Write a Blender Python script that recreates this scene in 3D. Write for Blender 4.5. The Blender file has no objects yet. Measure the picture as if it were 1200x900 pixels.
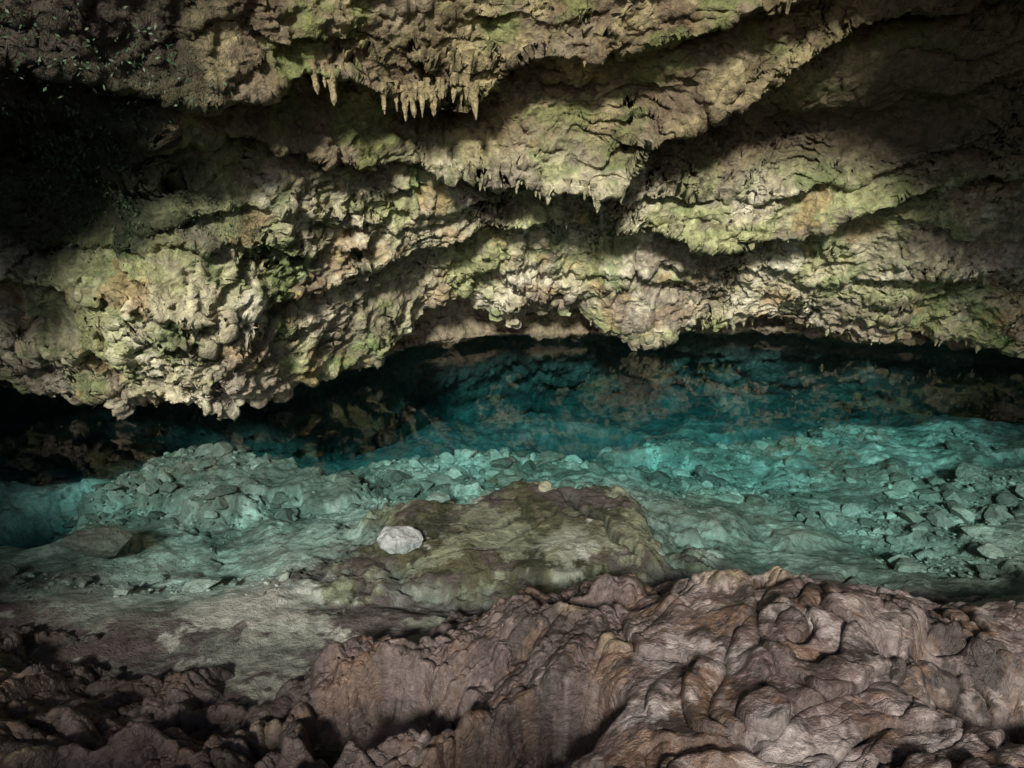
import bpy, math, numpy as np, bmesh, time
from mathutils import Vector
T0=time.time()
rng=np.random.default_rng(7)
f32=np.float32
# ---------------------------------------------------------------- noise
_perm=np.random.default_rng(3).permutation(256); _perm=np.concatenate([_perm,_perm,_perm]).astype(np.int32)
_g=np.random.default_rng(5).normal(size=(256,3)); _g/=np.linalg.norm(_g,axis=1)[:,None];_g=_g.astype(f32)
_gx,_gy,_gz=[np.ascontiguousarray(_g[:,i]) for i in range(3)]
_a=np.linspace(0,2*np.pi,257)[:-1];_cx=np.cos(_a).astype(f32);_cy=np.sin(_a).astype(f32)
def _fade(t): return t*t*t*(t*(t*6-15)+10)
def perlin(x,y,z):
    if np.isscalar(z): return perlin2(x+z*3.1,y+z*1.7)
    x,y,z=np.broadcast_arrays(np.asarray(x,f32),np.asarray(y,f32),np.asarray(z,f32))
    fx=np.floor(x);fy=np.floor(y);fz=np.floor(z)
    xi=fx.astype(np.int32)&255;yi=fy.astype(np.int32)&255;zi=fz.astype(np.int32)&255
    xf=x-fx;yf=y-fy;zf=z-fz;u=_fade(xf);v=_fade(yf);w=_fade(zf)
    def g(h,a,b,c): return _gx[h]*a+_gy[h]*b+_gz[h]*c
    r=[]
    for dx in (0,1):
        A=_perm[xi+dx]
        q=[]
        for dy in (0,1):
            B=_perm[A+((yi+dy)&255)]
            n0=g(_perm[B+zi],xf-dx,yf-dy,zf);n1=g(_perm[B+((zi+1)&255)],xf-dx,yf-dy,zf-1)
            q.append(n0+w*(n1-n0))
        r.append(q[0]+v*(q[1]-q[0]))
    return (r[0]+u*(r[1]-r[0]))*1.5
def perlin2(x,y):
    x,y=np.broadcast_arrays(np.asarray(x,f32),np.asarray(y,f32))
    fx=np.floor(x);fy=np.floor(y);xi=fx.astype(np.int32)&255;yi=fy.astype(np.int32)&255
    xf=x-fx;yf=y-fy;u=_fade(xf);v=_fade(yf);r=[]
    for dx in (0,1):
        A=_perm[xi+dx];q=[]
        for dy in (0,1):
            h=_perm[A+((yi+dy)&255)];q.append(_cx[h]*(xf-dx)+_cy[h]*(yf-dy))
        r.append(q[0]+v*(q[1]-q[0]))
    return (r[0]+u*(r[1]-r[0]))*1.4
def fbm(x,y,z,f,o=4,g=.5,l=2.03):
    s=0;a=1
    for i in range(o):
        s=s+a*(perlin(x*f+i*17.3,y*f+i*5.1,z*f+i*9.7) if not np.isscalar(z) else perlin2(x*f+i*17.3,y*f+i*5.1)); f*=l;a*=g
    return s
def ridged(x,y,z,f,o=4,g=.5,l=2.1):
    s=0;a=1
    for i in range(o):
        s=s+a*(1-2*np.abs(perlin(x*f+i*7.3,y*f+i*15.1,z*f+i*3.7) if not np.isscalar(z) else perlin2(x*f+i*7.3,y*f+i*15.1))); f*=l;a*=g
    return s
def billow(x,y,z,f,o=3,g=.5,l=2.1):
    s=0;a=1
    for i in range(o):
        s=s+a*(np.abs(perlin(x*f+i*7.3,y*f+i*15.1,z*f+i*3.7) if not np.isscalar(z) else perlin2(x*f+i*7.3,y*f+i*15.1))); f*=l;a*=g
    return s
def worley(x,y,f,seed=0,jit=.9):
    x=x*f;y=y*f
    xi=np.floor(x).astype(np.int64);yi=np.floor(y).astype(np.int64)
    f1=np.full(x.shape,9.);f2=np.full(x.shape,9.);cid=np.zeros(x.shape)
    R=np.random.default_rng(seed).random((256,3))
    for dx in (-1,0,1):
        for dy in (-1,0,1):
            h=_perm[_perm[(xi+dx)&255]+((yi+dy)&255)]
            px=xi+dx+.5+(R[h,0]-.5)*jit;py=yi+dy+.5+(R[h,1]-.5)*jit
            d=np.hypot(px-x,py-y)
            m=d<f1
            f2=np.where(m,f1,np.minimum(f2,d)); cid=np.where(m,R[h,2],cid); f1=np.where(m,d,f1)
    return f1,f2,cid
def sstep(a,b,x):
    t=np.clip((x-a)/(b-a),0,1); return t*t*(3-2*t)
def smooth_interp(x,xs,ys):
    r=0
    for o in (-.16,-.08,0,.08,.16): r=r+np.interp(x+o,xs,ys)
    return r/5
def mixc(c,col,m):
    m=np.clip(m,0,1)[...,None]; return c*(1-m)+np.array(col,f32)*m
# ---------------------------------------------------------------- mesh helpers
def set_col(me,c):
    at=me.color_attributes.new('Col','FLOAT_COLOR','POINT')
    a=np.ones((len(c),4),f32);a[:,:3]=c;at.data.foreach_set('color',a.ravel())
def grid_mesh(name,P,col=None,mat=None,flip=False):
    ny,nx,_=P.shape
    me=bpy.data.meshes.new(name)
    idx=np.arange(nx*ny).reshape(ny,nx)
    a=idx[:-1,:-1].ravel();b=idx[:-1,1:].ravel();c=idx[1:,1:].ravel();d=idx[1:,:-1].ravel()
    q=np.stack([a,d,c,b] if flip else [a,b,c,d],1)
    me.vertices.add(nx*ny);me.vertices.foreach_set('co',P.reshape(-1).astype(f32))
    n=len(q);me.loops.add(n*4);me.loops.foreach_set('vertex_index',q.ravel().astype(np.int32))
    me.polygons.add(n);me.polygons.foreach_set('loop_start',np.arange(0,n*4,4,dtype=np.int32))
    me.polygons.foreach_set('use_smooth',np.ones(n,dtype=bool))
    me.update(calc_edges=True)
    if col is not None: set_col(me,col.reshape(-1,3))
    ob=bpy.data.objects.new(name,me);bpy.context.collection.objects.link(ob)
    if mat: me.materials.append(mat)
    return ob
def poly_mesh(name,V,F,col=None,mat=None,smooth=True):
    me=bpy.data.meshes.new(name);me.from_pydata(V,[],F)
    if smooth: me.polygons.foreach_set('use_smooth',np.ones(len(F),dtype=bool))
    me.update()
    if col is not None:set_col(me,np.array(col))
    ob=bpy.data.objects.new(name,me);bpy.context.collection.objects.link(ob)
    if mat: me.materials.append(mat)
    return ob
def normals(P):
    gy=np.gradient(P,axis=0);gx=np.gradient(P,axis=1)
    n=np.cross(gx,gy);n/=np.linalg.norm(n,axis=2)[...,None]+1e-9
    return n
# ---------------------------------------------------------------- materials
def rock_mat(name,rough=.85,spec=.3,b1=14,bs=.5,dist=.02,var=.35,rvar=0.,rg=.7):
    m=bpy.data.materials.new(name);m.use_nodes=True;nt=m.node_tree;N=nt.nodes;L=nt.links
    bs_=N['Principled BSDF'];bs_.inputs['Specular IOR Level'].default_value=spec
    at=N.new('ShaderNodeVertexColor');at.layer_name='Col'
    tc=N.new('ShaderNodeTexCoord')
    n1=N.new('ShaderNodeTexNoise');n1.inputs['Scale'].default_value=b1;n1.inputs['Detail'].default_value=5;n1.inputs['Roughness'].default_value=rg
    n1.inputs['Distortion'].default_value=.4
    L.new(tc.outputs['Object'],n1.inputs['Vector'])
    mr=N.new('ShaderNodeMapRange');mr.inputs[1].default_value=.3;mr.inputs[2].default_value=.7;mr.inputs[3].default_value=1-var;mr.inputs[4].default_value=1+var
    L.new(n1.outputs['Fac'],mr.inputs[0])
    vm=N.new('ShaderNodeVectorMath');vm.operation='SCALE';L.new(at.outputs['Color'],vm.inputs[0]);L.new(mr.outputs[0],vm.inputs['Scale'])
    L.new(vm.outputs[0],bs_.inputs['Base Color'])
    bp=N.new('ShaderNodeBump');bp.inputs['Strength'].default_value=bs;bp.inputs['Distance'].default_value=dist
    L.new(n1.outputs['Fac'],bp.inputs['Height']);L.new(bp.outputs[0],bs_.inputs['Normal'])
    if rvar:
        r=N.new('ShaderNodeMapRange');r.inputs[1].default_value=.35;r.inputs[2].default_value=.65;r.inputs[3].default_value=rough-rvar;r.inputs[4].default_value=rough+rvar
        L.new(n1.outputs['Fac'],r.inputs[0]);L.new(r.outputs[0],bs_.inputs['Roughness'])
    else: bs_.inputs['Roughness'].default_value=rough
    return m
M_wall=rock_mat('limestone_wall',.88,.25,13,1.,.08,.45)
M_fg=rock_mat('wet_purple_rock',.40,.6,22,.85,.035,.4,.15,.7)
M_bed=rock_mat('pool_bed_rock',.95,.05,13,.8,.06,.4,0,.78)
def plain(name,r):
    m=bpy.data.materials.new(name);m.use_nodes=True
    v=m.node_tree.nodes.new('ShaderNodeVertexColor');v.layer_name='Col';m.node_tree.links.new(v.outputs[0],m.node_tree.nodes['Principled BSDF'].inputs['Base Color']);m.node_tree.nodes['Principled BSDF'].inputs['Roughness'].default_value=r
    return m
M_leaf=plain('dark_leaf',.6);M_dull=plain('light_blocker_dull',.95)

# ================================================================ CAVE WALL
NX=1000
xs=np.linspace(-9,9,NX)
Y0=smooth_interp(xs,[-9.5,-8,-5.2,-3.5,-2.8,-1.8,-1,0,2,3.5,5,7,9.5],[6.6,7.2,7.5,7.2,7.25,8.5,9.25,9.6,9.7,9.8,9.45,8.8,7.8])
ZB=np.interp(xs,[-9.5,-6,-5.03,-4.36,-3.6,-3.0,-2.8,-2.2,-1.69,-1.39,-1.08,-.44,0,.4,.92,1.33,1.69,2.3,3.18,4.2,4.7,5.06,5.7,6.4,9.5],
               [.3,.35,.27,.13,.2,.12,.20,.22,.15,.5,.80,.80,.42,.55,.66,.31,.11,.25,.42,.30,.16,.36,.3,.18,.15])
z0=xs*0
ZB=ZB+.07*fbm(xs,z0+1.3,0,1.7,3)-.12*np.clip(perlin2(xs*5.5,z0+8.4)-.1,0,1)-.07*np.clip(perlin2(xs*11,z0+2.3),0,1)
ZB=np.maximum(ZB,.05)
n_u,n_w,n_r=110,480,100
def col_path(ctrl,n):
    k=len(ctrl)-1;t=np.linspace(0,k,n);rows=[]
    for tt in t:
        i=min(int(tt),k-1);f=tt-i
        rows.append((ctrl[i][0]*(1-f)+ctrl[i+1][0]*f,ctrl[i][1]*(1-f)+ctrl[i+1][1]*f))
    return np.array([r[0] for r in rows]),np.array([r[1] for r in rows])
o=np.ones(NX)
uY,uZ=col_path([(Y0+3.4,-3*o),(Y0+2.5,-1.7*o),(Y0+1.6,-.7*o),(Y0+.95,-.10*o),(Y0+.38,.12+0*ZB),(Y0+.62,np.minimum(ZB,.4)),(Y0+.45,ZB+.10),(Y0,ZB)],n_u)
k=.55
zt=4.0
tt=np.linspace(0,1,n_w)[:,None]
wZ=ZB+(zt-ZB)*tt; wY=Y0-k*wZ+k*ZB*(1-tt)**3
side=sstep(2.2,5.0,np.abs(xs+.3))
rc=[(Y0-k*zt,zt*o),(Y0-3.3-.4*side,(4.8-.5*side)),(Y0-4.3-.6*side,5.6-1.2*side),(Y0-5.0-2.4*side,6.5-1.5*side),(Y0-5.2-2.6*side,8.0*o),(Y0-5.0,13*o)]  # roof out of view, lowered at the sides to keep sun off upper wall
rY,rZ=col_path(rc,n_r)
BY=np.vstack([uY,wY[1:],rY[1:]]).astype(f32);BZ=np.vstack([uZ,wZ[1:],rZ[1:]]).astype(f32)
BX=np.broadcast_to(xs,BY.shape).astype(f32)
rowkind=np.concatenate([np.zeros(n_u),np.ones(n_w-1),np.full(n_r-1,2)])[:,None]
def shelf(zl,amp,h,rec=.35,h2=.35,w=.03,wig=.08,sd=0):
    zl=zl+wig*fbm(BX,BY*.3+sd,0,2.0,4,.55)+.03*np.abs(perlin2(BX*7,BX*0+sd+3.3))
    dz=BZ-zl
    up=np.exp(-np.clip(dz,0,9)/h);dn=-rec*np.exp(np.clip(dz,-9,0)/h2)
    s=sstep(-w,w,dz)
    return amp*(up*s+dn*(1-s))
L2=smooth_interp(xs,[-6,-3.7,-1.5,0,1.16,2.3,3.4,4.6,5.4,7],[.8,.95,1.5,1.85,1.9,1.58,1.78,2.38,2.58,2.8])
L3=smooth_interp(xs,[-6,-2.6,-2.1,-1.5,-.2,1.1,1.55,2.5,3.1,4.5,7],[3.2,2.95,2.78,2.6,2.47,2.35,2.9,3.25,3.8,4.1,4.4])
L4=smooth_interp(xs,[-6,-3.1,-2.2,-1.55,-1,-.3,.15,1.2,2.4,5],[3.9,3.5,3.1,3.45,3.2,3.15,3.55,3.65,4.0,4.6])
L5=smooth_interp(xs,[-9,-5,-3.5,-2.5,0,2,4,6,9],[1.6,1.7,1.5,1.35,1.2,1.2,1.1,1.5,1.6])
L6=smooth_interp(xs,[-9,-3,-1.2,0,1.5,3,6],[1.8,1.9,2.05,2.2,2.15,2.2,3.0])
A2=np.interp(xs,[-9,-4,-2,0,1,2.5,4,6,9],[.12,.15,.18,.28,.35,.34,.34,.40,.3])
A3=np.interp(xs,[-9,-4,-2.4,-1,0,1.2,1.8,3,5],[.3,.3,.25,.22,.35,.55,.50,.4,.4])
A4=np.interp(xs,[-9,-3,-1.5,-.8,0,1,3,6],[.3,.4,.35,.45,.42,.3,.4,.3])
A5=np.interp(xs,[-9,-5,-3.6,-2,-1,2,4,6,9],[.3,.3,.15,.06,.05,.08,.1,.3,.3])
A6=np.interp(xs,[-9,-3,-1.2,0,2,4,6],[.05,.1,.12,.14,.12,.14,.1])
p2=shelf(L2,A2,.55,.45,.3,sd=1);p3=shelf(L3,A3,.5,.55,.45,sd=4);p4=shelf(L4,A4,.5,.6,.3,sd=7);p5=shelf(L5,A5,.3,.5,.25,sd=11);p6=shelf(L6,A6,.25,.5,.2,sd=15)
fade=np.where(rowkind==1,sstep(0,.15,BZ-ZB),0)*1.0
push=(p2+p3+p4+p5+p6)*fade
push=np.where(rowkind==2,(p3+p4)*np.exp(-np.clip(BZ-zt,0,9)/.6),push)
push-=.6*np.exp(-((BX-3.2)/1.5)**2-((BZ-2.85)/.4)**2)*fade
push-=.85*np.exp(-((BX+3.8)/1.1)**2-((BZ-2.45)/.6)**2)*fade
push-=.35*np.exp(-((BX+5.1)/.7)**2-((BZ-1.2)/.22)**2)*fade
push-=.40*np.exp(-((BX+.9)/.8)**2-((BZ-2.98)/.2)**2)*fade
push-=.30*np.exp(-((BX-.7)/.8)**2-((BZ-3.3)/.15)**2)*fade
push+=.35*np.exp(-((BX+3.0)/.9)**2-((BZ-.7)/.7)**2)*fade
wp=fbm(BX,BY*.5,BZ,.45,3)
S=(BZ*1.9-BX*.22+wp*1.5);S=S-np.floor(S)
push+=.15*(1-S)*sstep(0,.07,S)*fade*(.2+.8*sstep(-.3,.4,fbm(BX,BY,BZ,.6,2)))
wq=fbm(BX,BY,BZ,.9,4)*2.2
S2=(BZ*5.3+BX*.5+wq);S2=S2-np.floor(S2)
push+=.05*(1-S2)*sstep(0,.12,S2)*fade*sstep(-.2,.3,fbm(BX+9,BY,BZ,.8,2))
S3=(BZ*9+BX*2.2+wq*2.1);S3=S3-np.floor(S3)
push+=.028*(1-S3)*sstep(0,.15,S3)*fade*sstep(-.1,.3,fbm(BX+19,BY,BZ,.9,2))
P=np.stack([BX,BY-push*.95,BZ-push*.22],2)
n=normals(P)
ref=np.stack([0*BX,-np.ones_like(BX),-.4*np.ones_like(BX)],2)
if (n*ref).sum()<0:n=-n
X,Y,Z=P[...,0],P[...,1],P[...,2]
rm=.25+.75*sstep(-.35,.35,fbm(X+40,Y,Z,.8,3))
cr=.18*fbm(X,Y,Z,.9,2)+.09*(ridged(X,Y,Z*1.3,1.9,5,.55)-1)*rm-.06*(billow(X+4,Y,Z,2.6,3,.52)-.35)
fw=fbm(X,Y,Z,1.3,2)
fl=np.abs(perlin(X*5+fw*1.5,Y*2,Z*1.0))+.5*np.abs(perlin(X*12+fw*2,Y*2,Z*1.7+7))
flm=sstep(-.1,.35,fbm(X+20,Y,Z,.7,2)+.3*(Z<1.9))*sstep(3.7,3.0,Z)
cr-=.14*(fl-.3)*flm
dg=np.exp(-((X+2.3)/1.2)**2-((Z-.9)/.6)**2)
cr-=.16*dg*(np.abs(perlin(X*5-Z*4,Y*2,Z*1.2+X))+.5*np.abs(perlin(X*10-Z*9,Y*2,Z*2.2+X))-.35)
fine=ridged(X+3,Y,Z,6.5,2,.6)
cr+=.05*fbm(X,Y,Z,5,4,.6)*rm+.018*(fine-.7)
hf=np.where(rowkind==0,.7,1.0)
P=P+n*(cr*hf)[...,None]
cav=cr
X,Y,Z=P[...,0],P[...,1],P[...,2]
c=np.zeros(P.shape,f32)+np.array((.55,.50,.34),f32)
c=mixc(c,(.74,.69,.52),sstep(.0,.5,fbm(X,Y,Z,1.6,4)))
c=mixc(c,(.39,.42,.19),sstep(-.08,.4,fbm(X+31,Y,Z,.9,4,.6))*.78)
c=mixc(c,(.18,.26,.09),sstep(.18,.55,fbm(X+61,Y,Z,1.3,4,.6))*.7)
c=mixc(c,(.42,.26,.13),sstep(.22,.55,fbm(X+11,Y+5,Z,1.5,4,.6))*.55)
c=mixc(c,(.24,.19,.165),sstep(.08,.42,fbm(X,Y+45,Z,1.1,5,.65))*.65)
st=fbm(X*5,Y*2,Z*.8,1.4,3,.6)
c=mixc(c,(.15,.12,.07),sstep(.1,.7,st)*.35)
c*= (1+.22*np.clip(fine-.7,-1.2,.8))[...,None]
lowf=fbm(X,Y,Z,.8,3)
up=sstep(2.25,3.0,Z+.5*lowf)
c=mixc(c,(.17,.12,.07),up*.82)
c=mixc(c,(.50,.42,.23),up*sstep(.03,.42,fbm(X+2,Y+3,Z,1.4,4,.6))*.75)
c=mixc(c,(.20,.24,.08),up*sstep(.1,.5,fbm(X+72,Y+3,Z,1.2,4,.6))*.7)
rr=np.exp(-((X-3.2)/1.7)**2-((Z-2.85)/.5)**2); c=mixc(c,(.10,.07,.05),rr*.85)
rt=sstep(2.8,4.4,X)*sstep(2.1,2.9,Z);c=mixc(c,(.10,.085,.055),rt*.8)  # recess and upper right: shade painted into the wall colour
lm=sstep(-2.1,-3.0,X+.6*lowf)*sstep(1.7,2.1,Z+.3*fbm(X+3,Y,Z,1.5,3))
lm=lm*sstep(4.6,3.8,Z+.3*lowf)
c=mixc(c,(.025,.032,.018),lm*.95)  # dark moss, blackened further to paint in the shade of the left recess
c=mixc(c,(.055,.042,.035),sstep(2.9,3.4,Z+.3*lowf)*sstep(-1.7,-2.7,X)*.85)  # top-left corner shade put into the rock colour
c=mixc(c,(.09,.07,.045),sstep(-.06,-.22,cav)*.6)  # creases darkened by displacement: part grime, part painted crevice shade
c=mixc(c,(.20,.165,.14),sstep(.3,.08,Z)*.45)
c=mixc(c,(.22,.175,.12),(rowkind==0)*.8)
uwc=sstep(.0,.5,fbm(X+7,Y,Z,1.0,5,.6)+.15*sstep(0,1.5,X))
c=mixc(c,(.07,.085,.085),(rowkind==0)*sstep(0,-.15,Z)*.85)
c=mixc(c,(.22,.24,.21),(rowkind==0)*sstep(0,-.15,Z)*uwc*.6)
c=mixc(c,(.08,.065,.05),(rowkind==2)*sstep(4.1,4.6,Z)*.8)
Pw=P.copy()
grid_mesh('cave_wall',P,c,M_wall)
print('wall',time.time()-T0)
# ---- stalactites
SV=[];SF=[];SC=[]
def stal(p,L,r,col):
    b=len(SV);seg=9;rings=9
    ph=rng.random()*6;bx,by=rng.normal(0,.10,2);k1,k2=rng.uniform(.08,.3,2);pw=rng.uniform(.45,1.0)
    for i in range(rings):
        t=i/(rings-1);rad=r*((1-t)**pw)*(1+k1*math.sin(t*13+ph)+k2*math.sin(t*27+ph*2))+.003
        for j in range(seg):
            a=2*math.pi*j/seg;q=rad*(1+.28*math.sin(2*a+ph+t*3)+.15*math.sin(5*a+t*9))
            SV.append((p[0]+q*math.cos(a)+bx*t*L,p[1]+q*math.sin(a)+by*t*L,p[2]+.08-t*(L+.08)))
            k_=(.75+.3*t)*(1+.1*rng.normal());SC.append((col[0]*k_,col[1]*k_,col[2]*k_))
    for i in range(rings-1):
        for j in range(seg):
            j2=(j+1)%seg;SF.append((b+i*seg+j,b+i*seg+j2,b+(i+1)*seg+j2,b+(i+1)*seg+j))
def edge_pt(x,zl):
    i=int(np.clip(np.searchsorted(xs,x),0,NX-1));colz=BZ[n_u:n_u+n_w-1,i]
    j=int(np.argmin(np.abs(colz-zl)))+n_u
    seg=Pw[max(j-12,n_u):j+12,i];m=np.argmin(seg[:,1]+.5*seg[:,2]);return seg[m]
def row(x0,x1,n,line,L,r,col):
    for x in rng.uniform(x0,x1,n):
        p=edge_pt(x,np.interp(x,xs,line)+.03);s=.25+.75*rng.random()**2.2
        stal(p+np.array((0,.04,.01)),L*s,r*(.5+.8*s)*rng.uniform(.7,1.2),col)
tan=(.42,.34,.19);gr=(.46,.43,.27)
row(-1.15,-.35,26,L4,.25,.034,tan);row(-1.7,-1.5,4,L4,.22,.036,tan);row(.3,.9,6,L4,.12,.034,tan)
row(-.5,1.15,38,L3,.17,.034,gr);row(-1.5,-.5,8,L3,.10,.034,gr)
row(-.3,3.8,22,L2,.09,.034,gr);row(4,6,5,L2,.12,.036,gr)
for x in np.concatenate([rng.uniform(1.2,6.6,44),rng.uniform(-4.8,-1.7,8),rng.uniform(-1.2,1.2,8)]):
    i=int(np.searchsorted(xs,x));p=Pw[n_u+2,i];Lm=min(.18,max(p[2]-.02,.03))
    stal(p+np.array((0,.03,.05)),Lm*rng.uniform(.3,1),rng.uniform(.03,.07),(.40,.38,.24))
poly_mesh('stalactites',SV,SF,SC,M_wall)
# ---- leafy moss
LV=[];LF=[];LC=[]
sub=Pw[n_u:n_u+n_w:2,::2].reshape(-1,3);lmf=lm[n_u:n_u+n_w:2,::2].reshape(-1)
pn=perlin(sub[:,0]*2.2,sub[:,1]*2.2,sub[:,2]*2.2)
w=lmf*(pn>-.1)+.25*(sub[:,0]>4.0)*(sub[:,2]>2.7)*(pn>.1)
w=w*(sub[:,0]>-7)*(sub[:,2]<4.6);w=w/w.sum()
for i in rng.choice(len(sub),16000,p=w):
    p=sub[i]+rng.normal(0,.03,3)+np.array((0,-.04,-.02));s=rng.uniform(.009,.022)
    a=rng.normal(size=3);a/=np.linalg.norm(a);a[2]-=.4;bb=np.cross(a,rng.normal(size=3));bb/=np.linalg.norm(bb)
    b0=len(LV);LV+= [tuple(p),tuple(p+a*s+bb*s*.45),tuple(p+a*2*s),tuple(p+a*s-bb*s*.45)];LF.append((b0,b0+1,b0+2,b0+3))
    g=rng.uniform(.5,1.5);LC+=[(.040*g,.070*g,.032*g)]*4
poly_mesh('hanging_moss_plants',LV,LF,LC,M_leaf,False)

# ================================================================ POOL BED
bx=np.linspace(-8.5,8.5,950);by=2.9+10.3*np.linspace(0,1,600)**1.2
X,Y=np.meshgrid(bx,by);X=X.astype(f32);Y=Y.astype(f32);O=0
lf=sstep(-1.0,-2.5,X)
wX=X+.5*fbm(X,Y,O,.7,3);wY_=Y+.5*fbm(X+17,Y,O,.7,3)
D=np.interp(wY_,[3,4,4.6,5.5,6.5,7.5,8.5,9.5,10.5,11.5,13.5],[-.07,-.12,-.20,-.36,-.54,-.70,-.88,-1.10,-1.5,-1.9,-2.3])
D-=.20*sstep(.6,2.2,wX)*sstep(3.7,5.2,Y)*sstep(4.4,2.4,X-.35*(Y-4))*sstep(9,7,Y)
D-=.10*lf*sstep(4,5,Y)+.45*lf*sstep(7.0,8.6,wY_)
pit=lambda x,y,a,b:np.exp(-((wX-x)/a)**2-((wY_-y)/b)**2)
dp=np.clip(pit(-1.0,8.7,1.4,.75)+pit(.7,9.5,1.2,.5)+pit(3.3,9.2,1.1,.45)+pit(-4.8,6.3,.7,.5)+.6*pit(1.8,8.1,.8,.25),0,1)
D-=dp*.75
wx=X+.35*fbm(X,Y,O,1.1,4);wy=Y+.35*fbm(X+9,Y,O,1.1,4)
f1,f2,cid=worley(wx,wy*1.3,.8,1);edge=sstep(.0,.08,f2-f1)
slabm=sstep(-.3,.2,fbm(X+50,Y,O,.5,2)+.3)
D+=((cid-.5)*.14+((cid*41)%1-.5)*.2*(f1-.3))*edge*sstep(10,8,Y)*sstep(4,4.6,Y)*slabm*(1-.6*lf)
slabck=(1-sstep(.0,.04,f2-f1))*slabm*sstep(8,6.5,Y)*sstep(4,4.6,Y)*sstep(-.3,.2,fbm(X,Y+33,O,1.2,2)+.1)
D-=.05*slabck
q=((X-.05-.2*(Y-5))/1.3)**2+((Y-5.15)/.85)**2+.75*fbm(X,Y,O,1.2,6,.62)
hump=sstep(2.3,.2,q);hs=sstep(1.4,.95,q)
top=-.09-.05*np.abs(fbm(X,Y,O,1.1,3,.5))
D=D*(1-hump)+top*hump;D+=.035*(hs-.5)*sstep(0,.3,hump)
def crack(d,w,dep,m):
    global D
    D=D-dep*np.exp(-(d/w)**2)*m
    return np.exp(-(d/(w*1.3))**2)*m
hm=sstep(0.05,.4,hump)
ck=crack((X-.75)+(Y-5.2)*.55+.12*fbm(X,Y,O,3,4),.03,.16,sstep(4.4,4.8,Y)*sstep(6.0,5.6,Y))
ck=np.maximum(ck,crack((X+.2)-(Y-4.9)*1.4+.35*fbm(X+2,Y,O,1.4,4),.022,.07,hm))
ck=np.maximum(ck,crack((Y-5.25)-(X)*.25+.35*fbm(X+22,Y,O,1.3,4),.018,.05,hm))
ck=np.maximum(ck,slabck*.8)
dd=(Y-4.45)-(X)*.12+.25*fbm(X+2,Y+6,O,1.6,4);D-=.06*sstep(.015,-.015,dd)*sstep(4.0,4.3,Y)*sstep(2,1,np.abs(X))
dd=(X-1.25)+(Y-4.9)*.3+.12*fbm(X+4,Y,O,3,4);D-=.14*sstep(-.03,.03,dd)*np.exp(-((X-1.3)/.4)**2-((Y-4.9)/.6)**2)
q=((X+2.9+.3*(Y-6.8))/1.25)**2+((Y-6.7)/.6)**2+.8*fbm(X,Y,O,1.2,5,.6)
bl=sstep(1.25,.75,q);D=D*(1-bl)+(np.maximum(D,-.40)+.03*fbm(X,Y,O,1.5,3))*bl
sand=sstep(.0,.35,fbm(X+3,Y+8,O,.7,4)+.25*lf*sstep(6.3,5.3,Y)-.15)*(1-hump)*(1-bl)
rough=(1-.85*sand)
f1b,f2b,cb=worley(X+.1*fbm(X,Y,O,3,2),Y,4.2,2)
f1c,f2c,cc_=worley(X+.04*fbm(X,Y,O,7,2),Y,10,5)
rub=sstep(-.25,.25,fbm(X+7,Y,O,.6,2)+.3*sstep(6,7,Y))*sstep(5,6.2,Y)
det=.045*fbm(X,Y,O,1.5,4,.5)+.050*(.4-f1b)*rub+.026*(.4-f1c)*(.3+.7*rub)+.010*fbm(X,Y,O,9,3)
hr=np.clip(hump,0,1)
D=D+det*rough*(1-.5*hr)
D=np.where(Y<8.6,np.minimum(D,-.012-.02*np.abs(fbm(X,Y,O,5,2))),D)
c=np.zeros(X.shape+(3,),f32)+np.array((.43,.44,.38),f32)
c*=(1+.7*(cb-.5)*rub+.5*(cc_-.5)*(.4+.6*rub))[...,None]
c=mixc(c,(.62,.62,.55),sand*.85)
c=mixc(c,(.13,.15,.12),sstep(.0,.33,fbm(X+5,Y,O,1.1,7,.7))*.78)
c=mixc(c,(.13,.12,.10),sstep(.05,.3,fbm(X+95,Y,O,.7,7,.68))*.55)
c=mixc(c,(.20,.15,.13),sstep(.05,.4,fbm(X+25,Y,O,1.4,6,.68))*.6*sstep(7,5,Y))
ns=sstep(5.0,4.4,Y+.7*fbm(X,Y,O,1.0,7,.68)+1.0*sstep(-1.2,-2.2,X)+.1*X)
c=mixc(c,(.13,.09,.09),ns*.88)
c=mixc(c,(.115,.10,.055),hs*.88)
c=mixc(c,(.045,.045,.03),hs*sstep(-.05,.35,fbm(X,Y+6,O,2.2,6,.7))*.8)
c=mixc(c,(.12,.088,.085),hs*sstep(.05,.3,fbm(X+44,Y+6,O,1.5,6,.7))*.8)
c=mixc(c,(.30,.29,.20),hs*sstep(.12,.30,fbm(X+8,Y+6,O,1.6,6,.7))*.8)
pp=np.exp(-((X+1.75)/.5)**2-((Y-4.2)/.4)**2)*1.6+.7*fbm(X,Y,O,2.2,6,.65);c=mixc(c,(.52,.46,.41),sstep(.55,.65,pp)*.9)
c=mixc(c,(.40,.38,.32),ns*sstep(.22,.28,fbm(X+88,Y+6,O,1.6,6,.68))*.7)
c=mixc(c,(.07,.07,.06),sstep(-.010,-.05,det)*.7*rough)
c=mixc(c,(.05,.05,.04),ck*.8)
c=mixc(c,(.15,.155,.125),bl*.65)
c=mixc(c,(.05,.065,.075),sstep(.15,.8,dp)*.85)  # pit floors darkened to paint in the gloom of deep water
c=mixc(c,(.08,.09,.09),sstep(8.2,10.0,Y+.9*fbm(X+3,Y,O,.8,6,.65)+.5*sstep(0,-1.5,X)-.3*sstep(1,3,X))*.85)  # far bed colour dims with distance, imitating light lost in deep water
c=mixc(c,(.19,.20,.15),sstep(2.4,3.8,X+.9*fbm(X+3,Y,O,.8,6,.6))*sstep(6.2,4.7,Y)*.7)
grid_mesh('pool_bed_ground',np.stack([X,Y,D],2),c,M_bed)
print('bed',time.time()-T0)
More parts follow.
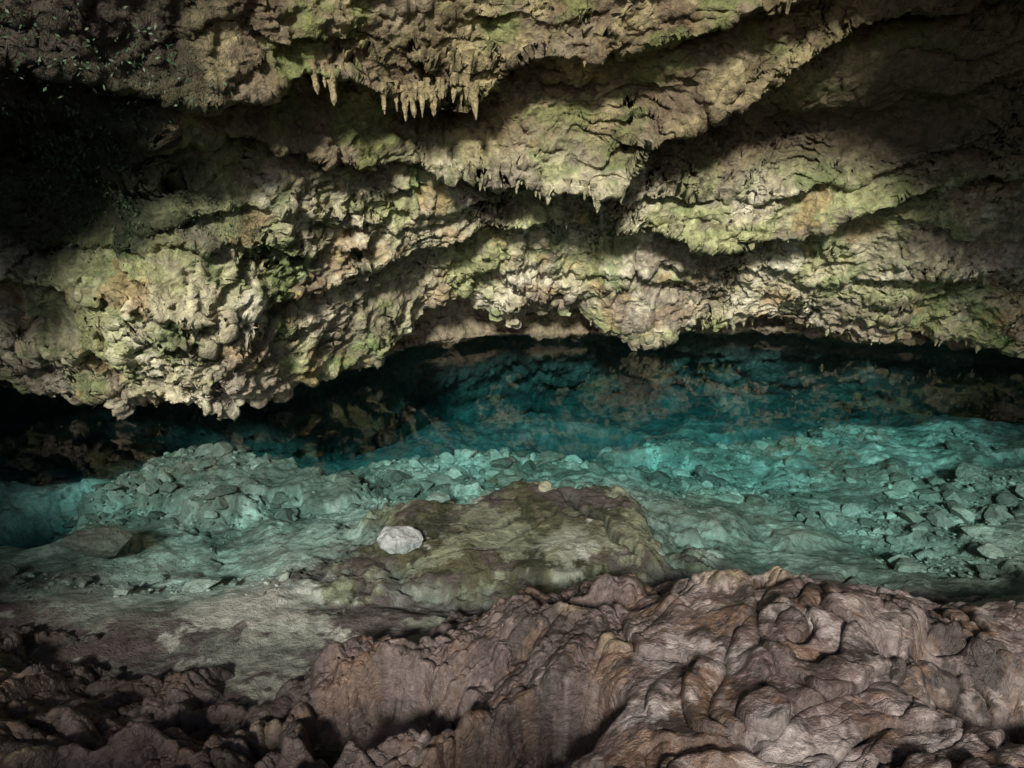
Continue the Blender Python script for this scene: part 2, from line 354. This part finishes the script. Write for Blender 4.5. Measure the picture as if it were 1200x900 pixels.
def ico(sd):
    bm=bmesh.new();bmesh.ops.create_icosphere(bm,subdivisions=sd,radius=1);v=np.array([q.co[:] for q in bm.verts]);F=[[q.index for q in f.verts] for f in bm.faces];bm.free();return v,F
iv1,if1=ico(1);iv2,if2=ico(2)
def stone(v,seed,squash=.6):
    r=np.random.default_rng(seed);v=v.copy()
    for _ in range(9):
        d=r.normal(size=3);d/=np.linalg.norm(d);h=r.uniform(.4,.75);t=v@d;v=v-np.outer(np.clip(t-h,0,9),d)
    v*=np.array((r.uniform(.8,1.5),r.uniform(.7,1.1),squash*r.uniform(.5,1.2)))
    a=r.uniform(0,6.28);R=np.array([[math.cos(a),-math.sin(a),0],[math.sin(a),math.cos(a),0],[0,0,1]]);return v@R.T
P1=[stone(iv1,i) for i in range(24)];P2=[stone(iv2,i+50) for i in range(24)]
RV=[];RF=[];RC=[];nb=0
NS=30000
ys_=rng.uniform(4.3,9.3,NS);xs_=rng.uniform(-5.2,6,NS)
dn=fbm(xs_,ys_,0,.7,3)+.4*((ys_>5.9))-.15*(xs_<-1.5)-.6*((np.abs(xs_)<1.6)&(ys_<6.1))
for x,y,dens in zip(xs_,ys_,dn):
    if rng.random()*.9>dens: continue
    s=min(.011+rng.pareto(2.3)*.017,.14)
    pv,pf=(P2,if2) if s>.05 else (P1,if1)
    i=min(np.searchsorted(bx,x),949);j=min(np.searchsorted(by,y),599);b_=c[j,i]*.55+np.array((.16,.165,.14))
    v=pv[rng.integers(24)]*s+np.array((x,y,D[j,i]+s*.2))
    v[:,2]=np.minimum(v[:,2],-.01)
    RV.append(v);RF+=[[a+nb for a in f] for f in pf];nb+=len(v)
    g=rng.uniform(.4,1.25);RC+=[(b_[0]*g,b_[1]*g,b_[2]*g)]*len(v)
poly_mesh('submerged_rubble',np.concatenate(RV).tolist(),RF,RC,M_bed,False)
print('rub',len(RV),time.time()-T0)
def boulder(name,loc,s,col,seed,mat=M_bed):
    v,F=ico(5)
    r=np.random.default_rng(seed)
    for _ in range(8):
        d=r.normal(size=3);d/=np.linalg.norm(d);h=r.uniform(.5,.8);t=v@d;v=v-np.outer(np.clip(t-h,0,9)*.85,d)
    v*=(1+.13*fbm(v[:,0]+seed,v[:,1],v[:,2],1.6,4))[:,None]
    v=v*np.array((s[0],s[1],s[2]))+np.array(loc)
    return poly_mesh(name,v.tolist(),F,[col]*len(v),mat)
boulder('white_rock',(-.86,4.88,-.05),(.17,.15,.12),(.44,.45,.44),3)
boulder('submerged_boulder',(-3.35,5.15,-.27),(.30,.2,.14),(.12,.12,.10),5)
boulder('submerged_boulder',(.3,5.75,-.08),(.07,.06,.07),(.34,.31,.22),9)

# ================================================================ FOREGROUND ROCK
fx=np.linspace(-4.6,4.6,1250);fy=np.concatenate([np.linspace(-3,1.5,40),np.linspace(1.505,4.2,640)])
X,Y=np.meshgrid(fx,fy);X=X.astype(f32);Y=Y.astype(f32);O=0
yc=smooth_interp(X,[-5,-2.5,-1.5,-.9,0,.6,1.2,2,3,5],[3.5,3.25,3.08,3.35,3.62,3.62,3.6,3.5,3.55,3.8])+.08*fbm(X,X*0+.5,O,1.9,5,.6)
hc=smooth_interp(X,[-5,-2.5,-1.5,-.6,0,.6,1.2,1.7,2.2,3,5],[.3,.22,.18,.20,.28,.46,.56,.58,.52,.46,.5])
u=yc-Y
H=hc+np.clip(u,0,1.8)*(.10+.06*sstep(.2,1.2,X))-np.clip(-u,0,3)*.9-.05*np.exp(-(u/.16)**2)
rx=X*.86+Y*.5;ry=-X*.5+Y*.86
wa=.22*fbm(X,Y,O,1.1,3,.5)
left=sstep(.7,-.3,X-.6*(Y-2.6)+.5*wa);rg=1-left
H+=.09*fbm(X,Y,O,.8,2)+.05*fbm(rx*.6,ry*1.4,O,1.5,3)
H+=left*(.11*(ridged(rx*.7+wa,ry*1.3+wa,O,1.6,5,.5)-1.0)+.05*fbm(X,Y,O,2.6,3,.5))
f1,f2,cid=worley(rx*.8+wa*1.5,ry*1.2+wa*1.5,2.2,9)
H+=left*((cid-.5)*.13+((cid*97)%1-.5)*.26*(f1-.3))*sstep(0,.09,f2-f1)
f1,f2,cid=worley(rx*.55+wa*2,ry*1.25+wa*2,1.3,12)
H+=rg*((cid-.5)*.06+((cid*53)%1-.5)*.14*(f1-.3))*sstep(0,.05,f2-f1)-rg*.02*(1-sstep(0,.04,f2-f1))
e=perlin2(rx*.9+wa*2,ry*2.2+wa*3);H-=.030*np.exp(-(e/.04)**2)*(.5+.5*rg)
e=perlin2(rx*1.0+wa*2+15,ry*1.6+wa*3+3);H+=.055*sstep(-.02,.02,e)-.055*sstep(-.5,.5,e)
pits=billow(X+3+wa,Y*1.3+wa,O,2.6,4,.5);H-=.15*(1-sstep(.0,.2,pits))*left
pm=sstep(-.1,.4,fbm(X+5,Y+9,O,1.0,3))
p1,_,pc=worley(X+wa*.6,Y+wa*.6,5.0,31);H+=.03*sstep(.42,.0,p1)*(pc>.6)-.035*sstep(.36,.16,p1)*(pc<.3)*(.4+.6*pm)
p1,_,pc=worley(X+wa*.6,Y+wa*.6,14,33);H-=.012*sstep(.38,.12,p1)*(pc<.5)*pm
sc=np.abs(perlin2(rx*4+wa*6,ry*7+wa*6));H-=.010*(1-sstep(0,.22,sc))*(1-.6*pm)*(.5+.5*left)
def hol(x,y,a,b,d,rot=0):
    global H
    cx,sx=math.cos(rot),math.sin(rot);U=(X-x)*cx+(Y-y)*sx;V=-(X-x)*sx+(Y-y)*cx
    qq=(U/a)**2+(V/b)**2+.7*fbm(X,Y,O,2.3,4,.5);H-=d*sstep(1.3,.5,qq)
hol(-.75,2.85,.6,.26,.36,.15);hol(.0,2.45,.5,.22,.36,.4);hol(-.35,2.2,.6,.2,.34,0);hol(-1.75,2.85,.4,.16,.16,.2);hol(-1.2,2.45,.4,.15,.18,.3);hol(2.25,2.75,.25,.5,.18,.1)
q=sstep(0,.035,(X-1.62)+.4*(Y-2.6)+.10*fbm(X,Y,O,2.0,4,.5))*sstep(2.95,2.75,Y+.1*fbm(X,Y,O,3,2));H-=.20*q
q=sstep(-.02,.02,(Y-2.95)+.35*(X-1.5)+.14*fbm(X+5,Y,O,1.4,4,.5))*sstep(.9,1.3,X)*.06;H-=q
KN=[(1.18,3.42,.12,.09),(1.55,3.55,.06,.09),(.52,2.95,.075,.07),(-1.28,2.93,.08,.08),(1.35,2.98,.09,.06),(.85,3.2,.07,.05),(1.0,3.5,.08,.06),(1.12,2.62,.09,.055),(1.7,3.1,.09,.055),(-2.15,2.45,.1,.06),(2.1,3.3,.1,.055),(.75,2.55,.06,.04),(1.45,2.55,.07,.04),(.3,3.3,.08,.055),(.25,2.2,.1,.045),(1.9,2.75,.08,.055)]
kx=X+.05*fbm(X,Y,O,5,3);ky=Y+.05*fbm(X+9,Y,O,5,3)
for (x,y,s,a) in KN:
    H+=a*np.exp(-(((kx-x)**2+(ky-y)**2)/s**2)**1.6)
fr=fbm(X,Y,O,7,4,.6)
H+=(.007+.013*left)*fr
gx=np.gradient(H,axis=1)/np.gradient(X,axis=1);gy=np.gradient(H,axis=0)/np.gradient(Y,axis=0)
nrm=np.sqrt(1+gx**2+gy**2);PX=X-gx/nrm*.012;PY=Y-gy/nrm*.012
c=np.zeros(X.shape+(3,),f32)+np.array((.155,.108,.10),f32)
c=mixc(c,(.33,.262,.25),sstep(-.02,.35,fbm(X,Y,O,1.5,7,.72))*(.45+.55*rg))
c=mixc(c,(.05,.035,.032),sstep(.0,.38,fbm(X+13,Y,O,2.0,7,.72))*.88)
c=mixc(c,(.27,.16,.10),sstep(.15,.45,fbm(X+23,Y,O,2.5,6,.68))*.5)
c=mixc(c,(.42,.36,.345),rg*sstep(.15,.4,fbm(X+53,Y,O,2.2,6,.7))*.6)
kb=0
for (x,y,s) in [(1.18,3.42,.12),(1.55,3.55,.07),(.52,2.95,.07),(-1.28,2.93,.08),(-2.15,2.45,.05),(.3,3.3,.06)]:
    kb=np.maximum(kb,np.exp(-((kx-x)**2+(ky-y)**2)/s**2))
c=mixc(c,(.52,.40,.26),kb*.75)
c=mixc(c,(.07,.052,.048),sstep(.12,.0,H)*.7)  # low rock darkened: wet shore, plus hollow shadow painted into the colour
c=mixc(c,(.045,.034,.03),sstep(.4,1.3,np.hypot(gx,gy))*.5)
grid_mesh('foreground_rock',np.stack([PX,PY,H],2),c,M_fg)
print('fg',time.time()-T0)

# ================================================================ UNSEEN LIGHT-BLOCKING CHAMBER
na=140
cx,cz=-.8,6.9
prof=np.array([(12,11.5,13,0,0),(8,11.2,13,0,0),(4,10.8,12.8,0,0),(1,10.5,12.6,0,0),(-1,10,12.3,0,.0),(-1.8,8.5,9.5,-.6,3),(-2.2,5.9,4.65,cx,cz),(-3.0,5.7,4.45,cx,cz+.2)])  # unseen shell added around the camera to block sky and frame the sunlight
tp=np.linspace(0,len(prof)-1,80)
pr=np.stack([np.interp(tp,np.arange(len(prof)),prof[:,i]) for i in range(5)],1)
th=np.linspace(0,2*math.pi,na)
mouth=sstep(5.0,6.0,tp)[:,None]
sn=np.sin(th);sn2=np.where(sn>0,np.abs(sn)**1.55,sn)  # upper mouth pinched so the wall's top corners fall into shade
PX=pr[:,3:4]+pr[:,1:2]*np.cos(th);PZ=pr[:,4:5]+pr[:,2:3]*(sn*(1-mouth)+sn2*mouth)
PZ=PZ+mouth*.92*sstep(.5,-.3,PX)*sstep(5.5,3.5,PZ)  # left lower rim raised to shade the near foreground
PYy=pr[:,0:1]+0*PX
dsp=.45*fbm(PX,PYy,PZ,.5,4)
PX=PX+dsp*np.cos(th);PZ=PZ+dsp*np.sin(th);PYy=PYy+.4*fbm(PX+30,PYy,PZ,.5,3)
PX[:,-1]=PX[:,0];PZ[:,-1]=PZ[:,0];PYy[:,-1]=PYy[:,0]
cc=np.zeros(PX.shape+(3,))+np.array((.10,.088,.07))
grid_mesh('chamber_light_blocker',np.stack([PX,PYy,PZ],2),cc,M_dull)

# ================================================================ WATER
m=bpy.data.materials.new('clear_water');m.use_nodes=True;nt=m.node_tree;N=nt.nodes;L=nt.links;N.remove(N['Principled BSDF'])
out=N['Material Output'];tr=N.new('ShaderNodeBsdfTransparent');gl=N.new('ShaderNodeBsdfGlossy');gl.inputs['Roughness'].default_value=.03
lw=N.new('ShaderNodeLayerWeight');lw.inputs['Blend'].default_value=.5
pw=N.new('ShaderNodeMath');pw.operation='POWER';pw.inputs[1].default_value=5;L.new(lw.outputs['Facing'],pw.inputs[0])
ma=N.new('ShaderNodeMath');ma.operation='MULTIPLY_ADD';ma.inputs[1].default_value=.97;ma.inputs[2].default_value=.02;L.new(pw.outputs[0],ma.inputs[0])
mx=N.new('ShaderNodeMixShader');L.new(ma.outputs[0],mx.inputs[0]);L.new(tr.outputs[0],mx.inputs[1]);L.new(gl.outputs[0],mx.inputs[2]);L.new(mx.outputs[0],out.inputs['Surface'])
tc=N.new('ShaderNodeTexCoord');nz=N.new('ShaderNodeTexNoise');nz.inputs['Scale'].default_value=3.5;nz.inputs['Detail'].default_value=1;L.new(tc.outputs['Object'],nz.inputs['Vector'])
bp=N.new('ShaderNodeBump');bp.inputs['Strength'].default_value=.1;bp.inputs['Distance'].default_value=.03;L.new(nz.outputs['Fac'],bp.inputs['Height']);L.new(bp.outputs[0],gl.inputs['Normal'])
va=N.new('ShaderNodeVolumeAbsorption');va.inputs['Color'].default_value=(.04,.79,.83,1);va.inputs['Density'].default_value=.36;L.new(va.outputs[0],out.inputs['Volume'])
x0,x1,y0,y1,z0,z1=-9.2,9.2,2.8,13.6,-3.5,0
poly_mesh('water',[(x0,y0,z0),(x1,y0,z0),(x1,y1,z0),(x0,y1,z0),(x0,y0,z1),(x1,y0,z1),(x1,y1,z1),(x0,y1,z1)],
 [(0,3,2,1),(4,5,6,7),(0,1,5,4),(1,2,6,5),(2,3,7,6),(3,0,4,7)],None,m,False)

# ================================================================ LIGHT / WORLD / CAMERA
dirv=Vector((.10,.82,-.53)).normalized()
sd=bpy.data.lights.new('sun','SUN');sd.energy=5;sd.angle=math.radians(7);sd.color=(1,.97,.87)
so=bpy.data.objects.new('sun',sd);bpy.context.collection.objects.link(so);so.rotation_euler=dirv.to_track_quat('-Z','Y').to_euler()
w=bpy.data.worlds.new('World');bpy.context.scene.world=w;w.use_nodes=True;nt=w.node_tree
sk=nt.nodes.new('ShaderNodeTexSky');sk.sky_type='NISHITA';sk.sun_disc=False
sk.sun_elevation=math.asin(-dirv.z);sk.sun_rotation=math.atan2(-dirv.x,-dirv.y)
nt.links.new(sk.outputs[0],nt.nodes['Background'].inputs[0]);nt.nodes['Background'].inputs[1].default_value=.12
cd=bpy.data.cameras.new('camera');cd.lens=25.7;cd.sensor_width=36;cd.clip_end=200;cd.clip_start=.05
co=bpy.data.objects.new('camera',cd);bpy.context.collection.objects.link(co);co.location=(0,0,3);co.rotation_euler=(math.radians(70),0,0)
bpy.context.scene.camera=co
s=bpy.context.scene;s.view_settings.view_transform='Standard';s.view_settings.look='None';s.view_settings.exposure=0
print('done',time.time()-T0)
